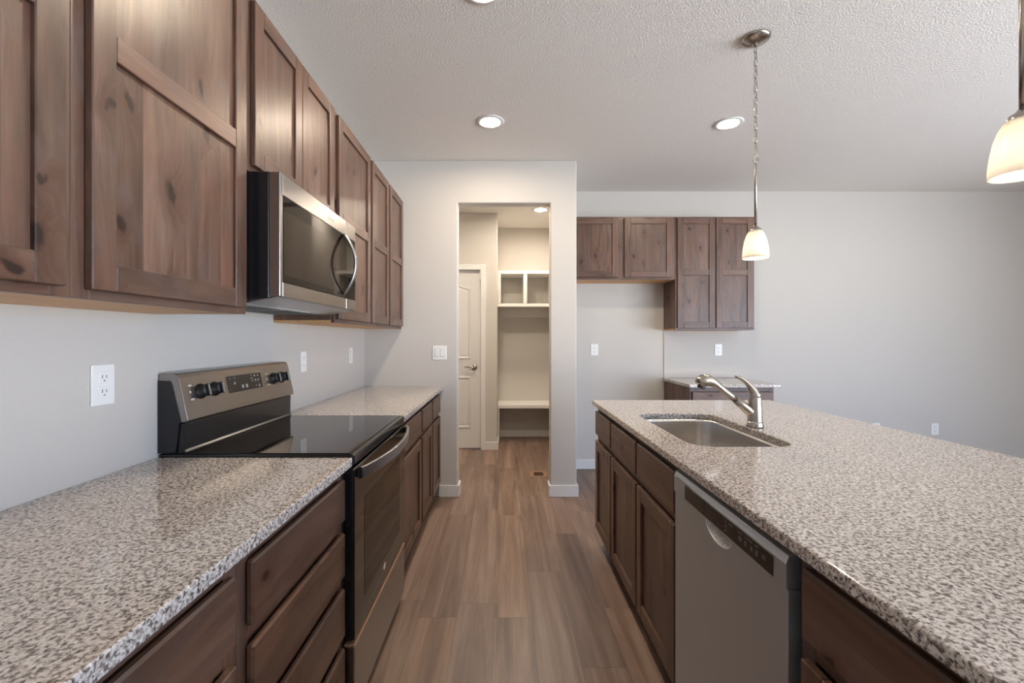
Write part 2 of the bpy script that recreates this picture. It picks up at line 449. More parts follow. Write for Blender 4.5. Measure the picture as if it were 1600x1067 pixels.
# baseboards
def base(name, pieces):
    m = MB()
    for p in pieces: m.box(*p, 0.0, .095, bevel=.003, seg=2)
    return struct(name, m, 'trim')
BT = .014
base('baseboard_front_left', [(-.530, -.376, YF-BT, YF), (-.376, -.376+BT, YF-BT, YF+.115+BT)])
base('baseboard_front_right', [(.392-BT, .6095+BT, YF-BT, YF), (.392-BT, .392, YF, YF+.115+BT), (.6095, .6095+BT, YF, YA-BT)])
base('baseboard_mudroom', [(.392-BT, .50-BT, YF+.115, YF+.115+BT), (.50-BT, .50, YF+.115+BT, YA+.12+BT), (.50, .628-BT, YA+.12, YA+.12+BT), (.628-BT, .628, YA+.12+BT, 5.57)])
base('baseboard_far', [(.6095, 1.611, YA-BT, YA), (2.36, XR-BT, YA-BT, YA)])
base('baseboard_right', [(XR-BT, XR, YB, YA)])
base('baseboard_left', [(XL, XL+BT, YB, -.05)])
base('baseboard_mudroom_door', [(-.205, -.069+BT, YD-BT, YD), (-.069, -.069+BT, YD, 5.575)])
base('baseboard_niche', [(-.048, .628, YN-BT, YN)])

# ------------------------------------------------------------------ mudroom door
def ring_panel(m, outline, yf, up=.011):
    n = len(outline); cx = sum(p[0] for p in outline)/n; cz = sum(p[1] for p in outline)/n
    def off(d):
        out = []
        for i in range(n):
            p0, p1, p2 = (Vector(outline[j % n]) for j in (i-1, i, i+1))
            e1, e2 = (p1-p0).normalized(), (p2-p1).normalized()
            n1, n2 = Vector((-e1.y, e1.x)), Vector((-e2.y, e2.x))
            k = (n1+n2).normalized(); k /= max(.35, k.dot(n1)); out.append(p1 + k*d)
        return out
    A = [(o, h) for o, h in ((off(0), 0), (off(.006), up), (off(.016), up*.9), (off(.03), -.0005), (off(.05), .004), (off(.06), .004))]
    m.loops([[(p[0], yf-h, p[1]) for p in o] for o, h in A])
m = B(-1.045, -.267, YD+.035, YD+.075, .012, 2.108, bevel=.002)
door = m.build('door_1', 'trim'); door['kind'] = 'structure'
m = MB()
def arch(x0, x1, z0, z1, rise):
    pts = [(x0, z0), (x1, z0)]
    if rise:
        for k in range(0, 15):
            f = k/14; x = x1 + (x0-x1)*f
            pts.append((x, z1 + rise*(.5-.5*math.cos(2*PI*f))))
    else: pts += [(x1, z1), (x0, z1)]
    return pts
ring_panel(m, arch(-.935, -.384, 1.066, 1.905, .085), YD+.0352)
m.build('upper_panel', 'trim', door)
m = MB(); ring_panel(m, arch(-.935, -.384, .25, .855, 0), YD+.0352); m.build('lower_panel', 'trim', door)
hx, hz, hy = -.338, .968, YD+.0345
MB().lathe([(0, .0), (.031, .0), (.031, .006), (.022, .011), (.011, .014), (.011, .045), (0, .045)], (hx, hy, hz), (0, -1, 0)).build('door_handle', 'nickel', door)
MB().tube([(hx+.004, hy-.042, hz), (hx-.03, hy-.046, hz+.002), (hx-.07, hy-.046, hz+.007), (hx-.115, hy-.042, hz+.001)], [.010, .009, .008, .007]).build('door_lever', 'nickel', door)
B(-.2655, -.2635, YD+.03, YD+.07, .94, 1.0).build('strike_plate', 'nickel', door)
m = MB(); c = .062
m.box(-.262, -.262+c-.006, YD-.017, YD, 0, 2.115+c, bevel=.004, seg=2).box(-1.05-c, -.262, YD-.017, YD, 2.115, 2.115+c, bevel=.004, seg=2)
m.box(-1.05-c, -1.05, YD-.017, YD, 0, 2.115, bevel=.004, seg=2)
m.box(-.262-.012, -.262, YD-.003, YD+.034, 2.0, 2.115, bevel=0)
struct('trim_1', m, 'trim')

# ------------------------------------------------------------------ mudroom built-ins
r = thing('bench', (.28, 5.78, 0), 'white built-in mudroom bench seat low between the niche walls', 'bench')
B(-.068, .627, 5.575, YN-.001, .437, .480, bevel=.004, seg=2).build('seat', 'shelf', r)
B(-.068, -.046, 5.585, YN-BT-.001, .0, .436, bevel=.002).build('side_support', 'shelf', r)
B(-.045, .627, YN-.020, YN-.001, .392, .436, bevel=.002).build('cleat', 'shelf', r)
r = thing('cubby_shelf', (.28, 5.8, 1.70), 'white two-compartment cubby shelf mounted high in the mudroom niche', 'shelf')
B(-.068, .627, 5.585, YN-.001, 1.705, 1.745, bevel=.002).build('bottom_board', 'shelf', r)
B(-.068, .627, 5.585, YN-.001, 2.115, 2.155, bevel=.002).build('top_board', 'shelf', r)
B(-.068, -.028, 5.585, YN-.001, 1.746, 2.114, bevel=.002).build('side_board', 'shelf', r)
B(.587, .627, 5.585, YN-.001, 1.746, 2.114, bevel=.002).build('side_board', 'shelf', r)
B(.255, .300, 5.585, YN-.001, 1.746, 2.114, bevel=.002).build('divider', 'shelf', r)
tag(B(-.066, .625, YN-.019, YN-.001, 1.590, 1.704, bevel=.002).build('mounting_rail', 'shelf'),
    'plain white hook rail board on the niche wall under the cubbies', 'rail')
r = thing('floor_register', (.34, 4.32, 0), 'small dark floor vent in the plank floor inside the opening', 'floor vent')
B(.262, .420, 4.235, 4.415, 0, .003, bevel=.001).build('frame', 'register_frame', r)
m = MB()
m.box(.296, .388, 4.262, 4.376, .0031, .0036, bevel=0)
for k in range(9): m.box(.298+k*.01, .303+k*.01, 4.264, 4.374, .0037, .0046, bevel=0)
m.build('grating', 'register', r)

# ------------------------------------------------------------------ cabinets
SW = .057                                                    # stile and rail width
def make_door(parent, fr, s0, s1, z0, z1, mid=None):
    m = MB(); t0, t1 = .001, .019
    bv = .0022
    m.box(s0, s0+SW, t0, t1, z0, z1, fr, 'z', True, bv).box(s1-SW, s1, t0, t1, z0, z1, fr, 'z', True, bv)
    rails = [(z0, z0+SW), (z1-SW, z1)] + ([mid] if mid else [])
    for a, b in rails: m.box(s0+SW, s1-SW, t0, t1, a, b, fr, 's', True, bv)
    d = m.build('door', 'wood', parent)
    zs = [z0+SW] + ([mid[0], mid[1]] if mid else []) + [z1-SW]
    for k in range(0, len(zs), 2):
        B(s0+SW, s1-SW, t0+.002, t1-.010, zs[k], zs[k+1], fr, 'z', False, 0).build('panel', 'wood', d)
    return d
def make_drawer(parent, fr, s0, s1, z0, z1, name='drawer'):
    return B(s0, s1, .001, .019, z0, z1, fr, 's', True, .005, seg=1).build(name, 'wood', parent)

def frame_of(fr, s0, s1, z0, z1, mids=(), rails=(), st=.040):
    m = MB(); t0, t1 = -.018, 0
    m.box(s0, s0+st, t0, t1, z0, z1, fr, 'z', True, .0008).box(s1-st, s1, t0, t1, z0, z1, fr, 'z', True, .0008)
    m.box(s0+st, s1-st, t0, t1, z0, z0+.035, fr, 's', True, .0008).box(s0+st, s1-st, t0, t1, z1-.035, z1, fr, 's', True, .0008)
    for c, w_ in mids: m.box(c-w_/2, c+w_/2, t0, t1, z0+.035, z1-.035, fr, 'z', True, .0008)
    return m

def upper(name, fr, s0, s1, z0, z1, depth, doors, label, loc, mids=(), mid_rail=None):
    r = thing(name, loc, label, 'cabinet')
    B(s0+.0005, s1-.0005, -depth, -.0185, z0+.013, z1, fr, 'z', False, .001).build('body', 'wood', r)
    B(s0+.0005, s1-.0005, -depth, -.0185, z0, z0+.0125, fr, 's', False, .0006).build('underside', 'ply', r)['label'] = 'pale unstained underside panel'
    frame_of(fr, s0+.0005, s1-.0005, z0, z1, mids).build('face_frame', 'wood', r)
    for a, b, c, d in doors: make_door(r, fr, a, b, c, d, mid_rail)
    return r

UZ0, UZ1, DZ0, DZ1, MR = 1.387, 2.447, 1.406, 2.434, (1.897, 1.953)
ul = left_map(-.842); UD = .304
upper('wall_cabinet', ul, -.04, .8715, UZ0, UZ1, UD, [(-.012, .395, DZ0, DZ1), (.437, .846, DZ0, DZ1)],
      'dark-stained wall cabinet at the left edge of the photo, nearest the camera', (-1.0, .42, UZ0), [(.416, .05)], MR)
upper('wall_cabinet', ul, .8715, 1.4655, UZ0, UZ1, UD, [(.899, 1.440, DZ0, DZ1)],
      'wide single-door wall cabinet with a brown-grey stain, just left of the microwave', (-1.0, 1.17, UZ0), (), MR)
upper('wall_cabinet', ul, 1.4665, 2.2135, 1.862, UZ1, UD, [(1.489, 1.838, 1.883, DZ1), (1.842, 2.190, 1.883, DZ1)],
      'short two-door wooden wall cabinet directly above the microwave', (-1.0, 1.84, 1.862))
upper('wall_cabinet', ul, 2.2365, 2.8095, UZ0, UZ1, UD, [(2.255, 2.789, DZ0, DZ1)],
      'single-door wall cabinet immediately right of the microwave', (-1.0, 2.52, UZ0), (), MR)
upper('wall_cabinet', ul, 2.8105, YF-.002, UZ0, UZ1, UD, [(2.830, 3.238, DZ0, DZ1), (3.277, 3.690, DZ0, DZ1)],
      'two narrow-door wall cabinet at the end of the left run against the front wall', (-1.0, 3.26, UZ0), [(3.258, .06)], MR)
# filler between microwave cabinet and the next
uf = far_map(4.195); FD = .287
upper('wall_cabinet', uf, .611, 1.6115, 1.860, UZ1, .3035, [(.626, 1.076, 1.880, DZ1), (1.133, 1.583, 1.880, DZ1)],
      'short two-door wall cabinet above the empty fridge alcove', (1.1, 4.34, 1.86), [(1.1045, .075)])
upper('wall_cabinet', uf, 1.6125, 2.352, UZ0, UZ1, .3035, [(1.628, 1.980, DZ0, DZ1), (1.989, 2.337, DZ0, DZ1)],
      'tall two-door wall cabinet on the far wall behind the hanging pendant', (1.98, 4.34, UZ0), (), MR)

def lower(name, fr, s0, s1, depth, label, loc, drawers, doors, mids=(), top=.8835, open_top=False, fronts='drawer'):
    r = thing(name, loc, label, 'cabinet')
    if open_top:
        m = MB()
        m.box(s0+.0005, s0+.018, -depth, -.0185, .105, top, fr, bevel=.0006).box(s1-.018, s1-.0005, -depth, -.0185, .105, top, fr, bevel=.0006)
        m.box(s0+.018, s1-.018, -depth, -depth+.012, .105, top, fr, bevel=.0006).box(s0+.018, s1-.018, -depth+.012, -.0185, .105, .12, fr, bevel=.0006)
        m.box(s0+.018, s1-.018, -.03, -.0185, .12, top, fr, bevel=.0006)
    else:
        m = B(s0+.0005, s1-.0005, -depth, -.0185, .105, top, fr, 'z', False, .0008)
    m.build('body', 'wood', r)
    B(s0+.0005, s1-.0005, -depth, -.085, 0, .1045, fr, 's', True, .0008).build('toe_kick', 'kick', r)
    f = frame_of(fr, s0+.0005, s1-.0005, .105, top, mids)
    zr = sorted(set((d[2], d[3]) for d in drawers))
    for d in sorted(set(d[2] for d in drawers)): f.box(s0+.040, s1-.040, -.018, -.0005, d-.036, d+.004, fr, 's', True, .0008)
    f.build('face_frame', 'wood', r)
    for a, b, c, d in drawers: make_drawer(r, fr, a, b, c, d, fronts)
    for a, b, c, d in doors: make_door(r, fr, a, b, c, d)
    return r
bl = left_map(-.534); LD = .6115
lower('base_cabinet', bl, -.03, .8945, LD, 'dark base cabinet under the near granite, partly cut by the bottom left edge', (-.84, .43, 0),
      [(-.005, .868, .712, .848)], [(-.005, .420, .128, .674), (.443, .868, .128, .674)], [(.4315, .05)])
lower('base_cabinet', bl, .8955, 1.4835, LD, 'dark four-drawer base cabinet just left of the range', (-.84, 1.19, 0),
      [(.924, 1.465, .712, .848), (.924, 1.465, .530, .673), (.924, 1.465, .335, .492), (.924, 1.465, .128, .298)], [])
lower('base_cabinet', bl, 2.2455, 2.8545, LD, 'base cabinet with one drawer over one door, right beside the range', (-.84, 2.55, 0),
      [(2.268, 2.830, .704, .848)], [(2.268, 2.830, .128, .672)])
lower('base_cabinet', bl, 2.8555, YF-.002, LD, 'two-drawer two-door base cabinet in the corner by the front wall', (-.84, 3.28, 0),
      [(2.878, 3.262, .704, .848), (3.305, 3.690, .704, .848)], [(2.878, 3.262, .128, .672), (3.305, 3.690, .128, .672)], [(3.2835, .06)])
il = isl_map(.602); ID = .60
lower('island_cabinet', il, 2.4300, 2.8420, ID, 'narrow island base cabinet at the far end, one drawer and one door', (.9, 2.64, 0),
      [(2.446, 2.833, .706, .852)], [(2.446, 2.833, .118, .668)])
lower('island_cabinet', il, 1.5185, 2.4290, ID, 'wide island sink cabinet with two doors, left of the dishwasher', (.9, 1.97, 0),
      [(1.975, 2.424, .706, .852), (1.530, 1.958, .706, .852)], [(1.975, 2.424, .118, .668), (1.530, 1.958, .118, .668)], [(1.9665, .06)], open_top=True, fronts='false_front')
lower('island_cabinet', il, -.03, .9030, ID, 'island base cabinet at the lower right, nearest the camera beside the dishwasher', (.9, .44, 0),
      [(-.005, .879, .722, .860)], [(-.005, .426, .118, .682), (.448, .879, .118, .682)], [(.437, .05)])
bf = far_map(3.882)
lower('base_cabinet', bf, 1.6165, 2.345, .616, 'dark base cabinet on the far wall, seen behind the island faucet', (1.98, 4.2, 0),
      [(1.634, 2.328, .704, .848)], [(1.634, 1.972, .128, .672), (1.990, 2.328, .128, .672)], [(1.981, .05)])
struct('wall_island', B(1.205, 1.32, -.03, 2.842, 0, .8835, bevel=.003), 'wall')

# ------------------------------------------------------------------ granite counters
def slab(x0, x1, y0, y1, label, hole=None):
    bm = bmesh.new(); zt, zb = .914, .884
    def loop(pts, z): return [bm.verts.new((p[0], p[1], z)) for p in pts]
    outer = [(x0, y0), (x1, y0), (x1, y1), (x0, y1)]
    for z in (zt, zb):
        es = []
        for pts in [outer] + ([hole] if hole else []):
            v = loop(pts, z); es += [bm.edges.new((v[i], v[(i+1) % len(v)])) for i in range(len(v))]
        bmesh.ops.triangle_fill(bm, edges=es, use_beauty=True)
    bm.verts.ensure_lookup_table()
    nv = len(bm.verts)//2
    base_i = 0
    for pts in [outer] + ([hole] if hole else []):
        n = len(pts)
        for i in range(n):
            a, b = base_i+i, base_i+(i+1) % n
            bm.faces.new((bm.verts[a], bm.verts[b], bm.verts[nv+b], bm.verts[nv+a]))
        base_i += n
    bmesh.ops.recalc_face_normals(bm, faces=bm.faces[:])
    m = MB(); m.bm.free(); m.bm = bm
    o = m.build('granite_countertop', 'granite', bevel_mod=.005, seg=3)
    return tag(o, label, 'countertop')
def rrect(x0, x1, y0, y1, r, n=7):
    pts = []
    for cx, cy, a0 in ((x1-r, y1-r, 0), (x0+r, y1-r, PI/2), (x0+r, y0+r, PI), (x1-r, y0+r, 1.5*PI)):
        for k in range(n+1):
            a = a0 + PI/2*k/n; pts.append((cx+r*math.cos(a), cy+r*math.sin(a)))
    return pts
slab(XL+.001, -.4987, -.04, 1.4845, 'polished speckled granite countertop in the lower left, in front of the range')
slab(XL+.001, -.4987, 2.2445, YF-.001, 'short granite countertop on the left between range and front wall')
SX0, SX1, SY0, SY1 = .695, 1.085, 1.632, 2.352
slab(.569, 1.708, -.04, 2.870, 'large granite island countertop with the sink cutout, on the right', rrect(SX0, SX1, SY0, SY1, .085))
slab(1.602, 2.393, 3.849, YA-.0005, 'small granite countertop on the far wall, seen behind the faucet')

# ------------------------------------------------------------------ sink and faucet
r = thing('kitchen_sink', (.89, 1.992, .68), 'stainless steel undermount single-bowl sink set in the island granite', 'sink')
rings = []
for d, z, rr in ((.012, .8835, .09), (-.002, .8835, .085), (-.003, .872, .084), (-.004, .80, .083), (-.006, .715, .080), (-.014, .698, .072), (-.035, .690, .055), (-.12, .688, .05)):
    dd = d
    rings.append([(p[0], p[1], z) for p in rrect(SX0-dd, SX1+dd, SY0-dd, SY1+dd, max(.02, rr+min(0, dd)*.3), 7)])
mm = MB(); mm.loops(rings, smooth=True); mm.build('bowl', 'sink_steel', r)
MB().lathe([(0, .0), (.028, .001), (.036, .003), (.044, .003), (.045, 0)], (.89, 1.992, .6886), n=24).build('drain', 'nickel', r)

FX, FY = 1.120, 1.992
r = thing('faucet', (FX, FY, .914), 'brushed nickel pull-out faucet with a curved lever, behind the island sink', 'faucet')
MB().lathe([(0, .0005), (.034, .0005), (.0345, .006), (.032, .020), (.0305, .026), (0, .026)], (FX, FY, .914)).build('base', 'nickel', r)
MB().lathe([(.0305, .0), (.029, .035), (.027, .075), (.0262, .104), (.024, .112), (0, .113)], (FX, FY, .9405)).build('body', 'nickel', r)
P = lambda u, v: (FX + (u-1180.5)*.002846, FY, H - (v-529)*.002846)   # drawn in the plane across the sink
MB().tube([P(1181, 650), P(1170, 640.5), P(1160, 632.3), P(1150, 624.3)], [.024, .022, .0178, .0158], 20).build('spout', 'nickel', r)
MB().tube([P(1149.4, 623.8), P(1140, 616.4), P(1130, 608.6), P(1120, 600.8), P(1113.5, 596.6), P(1107, 594.4), P(1100.5, 594.6), P(1095, 597.2), P(1091.8, 600.2)],
          [.0152, .0148, .0150, .0172, .0225, .0270, .0285, .0268, .0195], 20).build('spray_head', 'nickel', r)
MB().lathe([(0, 0), (.0165, 0), (.0175, .006), (.016, .014)], Vector(P(1097.5, 602.2)), (-.35, 0, -.94), 20).build('spray_face', 'black_plastic', r)
MB().tube([P(1180.6, 622), P(1180.2, 616), P(1178, 610.5), P(1173.5, 604), P(1167.5, 597.5), P(1161, 592.2), P(1155, 589.4), P(1149.5, 588.4)],
          [.0262, .0245, .0190, .0140, .0108, .0088, .0076, .0060], 16).build('lever', 'nickel', r)

# ------------------------------------------------------------------ range
Y0, Y1 = 1.4865, 2.2425
r = thing('range', (-.82, (Y0+Y1)/2, 0), 'freestanding electric range with black glass cooktop between the left counters', 'range')
B(-1.144, -.530, Y0, Y1, .02, .880, bevel=.003).build('body', 'black', r)
for yy in (Y0+.06, Y1-.06):
    for xx in (-1.08, -.60): MB().lathe([(0, 0), (.018, 0), (.018, .0195), (0, .0195)], (xx, yy, 0)).build('foot', 'black_plastic', r)
m = B(-1.144, -.494, Y0, Y1, .886, .9225, bevel=.006, seg=2)
m.build('cooktop_frame', 'black', r)
B(-1.045, -.512, Y0+.010, Y1-.010, .9226, .9246, bevel=.001).build('cooktop', 'black_glass', r)
m = MB().prism([(-1.144, .9230), (-1.054, .9230), (-1.0565, .930), (-1.061, .936), (-1.0595, 1.026), (-1.144, 1.026)], Y0+.004, Y1-.004)
m.build('rear_panel', 'black', r, bevel_mod=.004)
NV, UV_ = Vector((.978, 0, .21)), Vector((-.21, 0, .978)); P0 = Vector((-1.045, 0, 1.028))
cf = lambda s, t, z: tuple(P0 + Vector((0, s, 0)) + NV*t + UV_*z)
prof = [(-1.144, 1.028), (-1.0515, 1.028), (-1.046, 1.033), (-1.0765, 1.176), (-1.081, 1.186), (-1.090, 1.192), (-1.130, 1.193), (-1.144, 1.190)]
MB().prism(prof, Y0, Y1).build('control_console', 'steel_dark', r, bevel_mod=.005)
m = MB().prism([(-1.143, .926), (-1.143, 1.168), (-1.106, 1.166), (-1.099, 1.158), (-1.068, 1.030), (-1.074, 1.026), (-1.085, .926)], Y0-.0022, Y0-.0004)
m.build('side_panel', 'black', r)
B(1.735, 1.975, .0004, .0022, .068, .134, cf, bevel=.0006).build('display', 'dark_plate', r)
for s, z, w_, h_ in ((1.752, .124, .006, .004), (1.783, .124, .009, .005), (1.778, .104, .010, .009), (1.828, .086, .014, .014), (1.856, .086, .014, .014),
                     (1.90, .125, .006, .004), (1.925, .124, .010, .008), (1.948, .123, .009, .006), (1.90, .114, .014, .004), (1.902, .104, .008, .006),
                     (1.926, .104, .010, .008), (1.948, .103, .010, .008), (1.926, .080, .010, .004), (1.948, .078, .008, .012)):
    B(s-w_/2, s+w_/2, .0022, .0026, z-h_/2, z+h_/2, cf, bevel=0).build('display_symbol', 'grey_mark', r)
for s in (1.530, 2.025):
    m = MB()
    m.box(s-.009, s+.009, .0003, .0009, .070, .076, cf, bevel=0).box(s-.008, s+.008, .0003, .0009, .118, .124, cf, bevel=0)
    m.box(s-.008, s+.0, .0003, .0009, .095, .103, cf, bevel=0)
    m.build('console_mark', 'mark', r)  # small pale marks beside each knob pair
for s in (1.578, 1.655, 2.078, 2.155):
    c0 = Vector(cf(s, .0004, .096))
    k = MB().lathe([(0, 0), (.0265, 0), (.0265, .004), (.022, .007), (.0205, .022), (.019, .0245), (0, .0245)], c0, NV, 24).build('knob', 'black_plastic', r)
    m = MB(); m.box(s-.0045, s+.0045, .022, .034, .096-.021, .096+.021, cf, bevel=.002); m.build('knob_grip', 'black', k)
    B(s-.0022, s+.0022, .0342, .0348, .096-.018, .096+.019, cf, bevel=0).build('pointer', 'steel_light', k)
# door
D0, D1 = Y0+.002, Y1-.002
B(-.529, -.497, D0, D1, .302, .872, bevel=.003).build('oven_door', 'black', r)
dr = r.children[-1] if False else None
B(-.4968, -.4930, D0+.001, D1-.001, .303, .871, bevel=.001).build('door_glass', 'window_glass', r)
B(-.4929, -.4922, D0+.105, D1-.105, .395, .745, bevel=.0003).build('door_window', 'mesh_glass', r)
hp = []
for k in range(25):
    f = k/24; hp.append((-.474 + .050*math.sin(PI*f)**.8, D0+.012 + (D1-D0-.024)*f, .857))
m = MB(); rings = []
for x, y, z in hp: rings.append([(x-.010, y, z-.019), (x, y, z-.020), (x+.002, y, z-.018), (x+.002, y, z+.018), (x, y, z+.020), (x-.010, y, z+.019)])
m.loops(rings, smooth=False)
m.build('handle', 'steel', r, bevel_mod=.0015)
for yy in (hp[0][1]+.014, hp[-1][1]-.014): B(-.494, -.470, yy-.012, yy+.012, .842, .872, bevel=.002).build('handle_bracket', 'black', r)
lc = (-.4928, (D0+D1)/2, .362)
m = MB().tube([(lc[0], lc[1]+.016*math.cos(a), lc[2]+.0075*math.sin(a)+.004*math.cos(a)) for a in [2*PI*k/20 for k in range(17)]], .0014, 8)
m.box(lc[0], lc[0]+.0006, lc[1]-.012, lc[1]+.012, lc[2]-.003, lc[2]+.003, bevel=0)
m.build('badge', 'mark', r)
B(-.529, -.494, D0, D1, .052, .282, bevel=.003).build('storage_drawer', 'steel_dark', r)
B(-.529, -.4915, D0, D1, .2822, .2875, bevel=.001).build('drawer_lip', 'register_frame', r)

# ------------------------------------------------------------------ microwave
MY0, MY1 = 1.4760, 2.2320
r = thing('microwave', (-.95, 1.854, 1.42), 'over-the-range microwave with dark glass door and bowed steel handle', 'microwave')
B(-1.144, -.7715, MY0, MY1, 1.441, 1.8595, bevel=.003).build('body', 'black', r)
XD = -.735
def fm(s, t, z): return (XD + t, s, z)
m = MB()
DM = 2.100
m.box(MY0, MY0+.020, -.036, 0, 1.447, 1.858, fm, bevel=.002).box(MY0+.020, DM, -.036, 0, 1.786, 1.858, fm, bevel=.002)
m.box(MY0+.020, DM, -.036, 0, 1.447, 1.496, fm, bevel=.002).box(MY0+.020, DM, -.036, -.006, 1.496, 1.786, fm, bevel=0)
md_ = m.build('door', 'steel_dark', r)
B(MY0+.0205, DM, -.0058, -.0006, 1.4965, 1.7855, fm, bevel=.0008).build('door_glass', 'microwave_glass', md_)
B(MY0+.025, DM-.085, -.0005, .0002, 1.520, 1.737, fm, bevel=0).build('door_window', 'mesh_glass', md_)
hp = [(XD + .002 + .054*math.sin(PI*k/24)**.85, 2.066, 1.512 + .276*k/24) for k in range(25)]
m = MB(); m.tube(hp, [.011]*25, 12, sx=.55); m.build('handle', 'steel', md_)
m = MB()
m.box(DM+.003, MY1, -.036, 0, 1.786, 1.858, fm, bevel=.002).box(DM+.003, MY1, -.036, 0, 1.447, 1.496, fm, bevel=.002)
m.box(DM+.003, MY1, -.036, -.006, 1.4965, 1.7855, fm, bevel=.001)
cp = m.build('control_panel', 'steel_dark', r)
B(DM+.003, MY1-.006, -.0058, -.0006, 1.4965, 1.7855, fm, bevel=.0008).build('keypad', 'microwave_glass', cp)
m = MB(); s = 1.880
for k, wd in enumerate((.012, .005, .003, .008, .004, .008, .008, .004, .003)):
    m.box(s, s+wd*.7, .0, .0006, 1.811, 1.811+(.014 if k in (0, 1, 8) else .009), fm, bevel=0); s += wd+.0015
m.build('badge', 'mark', md_)
m = MB().prism([(-1.140, 1.4405), (-1.140, 1.425), (-.850, 1.425), (-.745, 1.4462), (-.7722, 1.4465), (-.7722, 1.4405)], MY0+.004, MY1-.004)
un = m.build('underside_vent', 'grille', r)
for a, b in ((1.52, 1.83), (1.88, 2.19)):
    m = MB()
    for k in range(14): m.box(-1.10+k*.014, -1.093+k*.014, a, b, 1.4230, 1.4247, bevel=0)
    m.build('grease_filter', 'slot', un)
B(-.885, -.86, 1.70, 2.0, 1.4230, 1.4247, bevel=0).build('task_lamp_cover', 'white_plastic', un)

# ------------------------------------------------------------------ dishwasher
r = thing('dishwasher', (.9, 1.215, 0), 'stainless steel dishwasher under the island granite, right of the sink cabinet', 'dishwasher')
W0, W1 = .9155, 1.5135
B(W0, W1, -.58, -.012, .11, .875, il, bevel=.002).build('body', 'black_plastic', r)
B(W0+.004, W1-.004, -.50, -.06, 0, .1095, il, bevel=.002).build('toe_kick', 'black_plastic', r)
pts = [(W0, .115), (W1, .115), (W1, .7925)]
for k in range(0, 21):
    f = k/20; pts.append((1.287 - .152*f, .7925 - .040*(math.sin(PI*f)**.45 if 0 < f < 1 else 0)))
pts.append((W0, .7925))
MB().prism(pts, -.011, .0205, il).build('door', 'steel_dw' if 'steel_dw' in M else 'steel', r, bevel_mod=.0015)
m = MB()
cpts = []
for k in range(0, 21):
    f = k/20; cpts.append((1.290 - .158*f, .792 - .044*(math.sin(PI*f)**.45 if 0 < f < 1 else 0)))
rings = [[( *il(p[0], .018, p[1]), ) for p in cpts], [( *il(1.211+(p[0]-1.211)*.7, .008, .792+(p[1]-.792)*.55), ) for p in cpts]]
m.loops(rings, smooth=True); m.build('handle_pocket', 'film', r)['label'] = 'shiny film-covered finger pocket'
MB().prism([(-.011, .7935), (.0235, .7935), (.0245, .797), (.0245, .846), (.018, .862), (.008, .8665), (-.011, .8665)], W0, W1,
           lambda a, b, c: il(b, a, c)).build('control_panel', 'steel_dw', r, bevel_mod=.001)
B(.957, 1.284, .0246, .0256, .7985, .8425, il, bevel=.0004).build('control_plate', 'dark_plate', r)
B(1.287, 1.422, .0246, .0254, .7985, .8425, il, bevel=.0004).build('vent_plate', 'dark_plate', r)
m = MB()
for k in range(9): m.box(1.385+k*.012, 1.392+k*.012, .0246, .0250, .8460, .8490, il, bevel=0)
m.build('lettering', 'slot', r)
m = MB()
for k, (s, z, w_, h_) in enumerate(((1.16, .834, .012, .003), (1.135, .834, .020, .003), (1.16, .822, .010, .006), (1.16, .811, .008, .005), (1.09, .834, .022, .003), (1.06, .834, .016, .003),
                       (1.09, .820, .012, .010), (1.065, .819, .008, .012), (1.045, .834, .020, .003), (1.04, .819, .009, .010), (1.02, .834, .014, .003), (1.018, .819, .008, .012), (.99, .826, .012, .003), (.99, .820, .014, .002))):
    m.box(s-w_/2, s+w_/2, .0256, .0259, z-h_/2, z+h_/2, il, bevel=0)
m.build('control_markings', 'slot', r)

# ------------------------------------------------------------------ outlets and switches
def plate_dev(name, cat, fr, s, z, label, kind, group=None):
    p = fr(s, 0, z); r = thing(name, p, label, cat, group)
    wd = .058 if kind == 'double' else .037
    B(s-wd, s+wd, .0003, .006, z-.058, z+.058, fr, bevel=.003, seg=2).build('cover_plate', 'white_plastic', r)
    if kind != 'outlet':
        for c in ((-.023, .023) if kind == 'double' else (0,)): B(s+c-.0182, s+c+.0182, .0055, .0063, z-.0347, z+.0347, fr, bevel=0).build('rocker_gap_shade', 'gap_shade', r)  # grey sheet put in for the shaded gap round each rocker
    if kind == 'double':
        for c in (-.023, .023): B(s+c-.0165, s+c+.0165, .006, .0095, z-.033, z+.033, fr, bevel=.0015).build('rocker', 'white_plastic', r)
    elif kind == 'switch':
        B(s-.0165, s+.0165, .006, .0095, z-.033, z+.033, fr, bevel=.0015).build('rocker', 'white_plastic', r)
    else:
        for c in (-.0205, .0205):
            q = B(s-.0165, s+.0165, .006, .0082, z+c-.0165, z+c+.0165, fr, bevel=.003).build('receptacle', 'white_plastic', r)
            m = MB()
            m.box(s-.0075, s-.0052, .0081, .0085, z+c-.002, z+c+.008, fr, bevel=0).box(s+.0052, s+.0075, .0081, .0085, z+c-.001, z+c+.007, fr, bevel=0)
            m.box(s-.002, s+.002, .0081, .0085, z+c-.0105, z+c-.0065, fr, bevel=0); m.build('slots', 'slot', q)
wl, wf, wa, wr = left_map(XL), far_map(YF), far_map(YA), far_map(YA-.0125)
plate_dev('wall_outlet', 'outlet', wl, 1.280, 1.175, 'white outlet on the left wall, left of the range console', 'outlet')
plate_dev('wall_outlet', 'outlet', wl, 2.566, 1.175, 'white outlet on the left wall just right of the range console', 'outlet')
plate_dev('light_switch', 'switch', wl, 3.365, 1.180, 'narrow white switch plate on the left wall near the front corner', 'switch')
plate_dev('light_switch', 'switch', wf, -.524, 1.190, 'white double rocker switch on the front wall left of the opening', 'double')
plate_dev('wall_outlet', 'outlet', wa, .918, 1.195, 'white outlet inside the empty fridge alcove', 'outlet')
plate_dev('wall_outlet', 'outlet', wr, 2.155, 1.195, 'white outlet above the small far countertop', 'outlet')
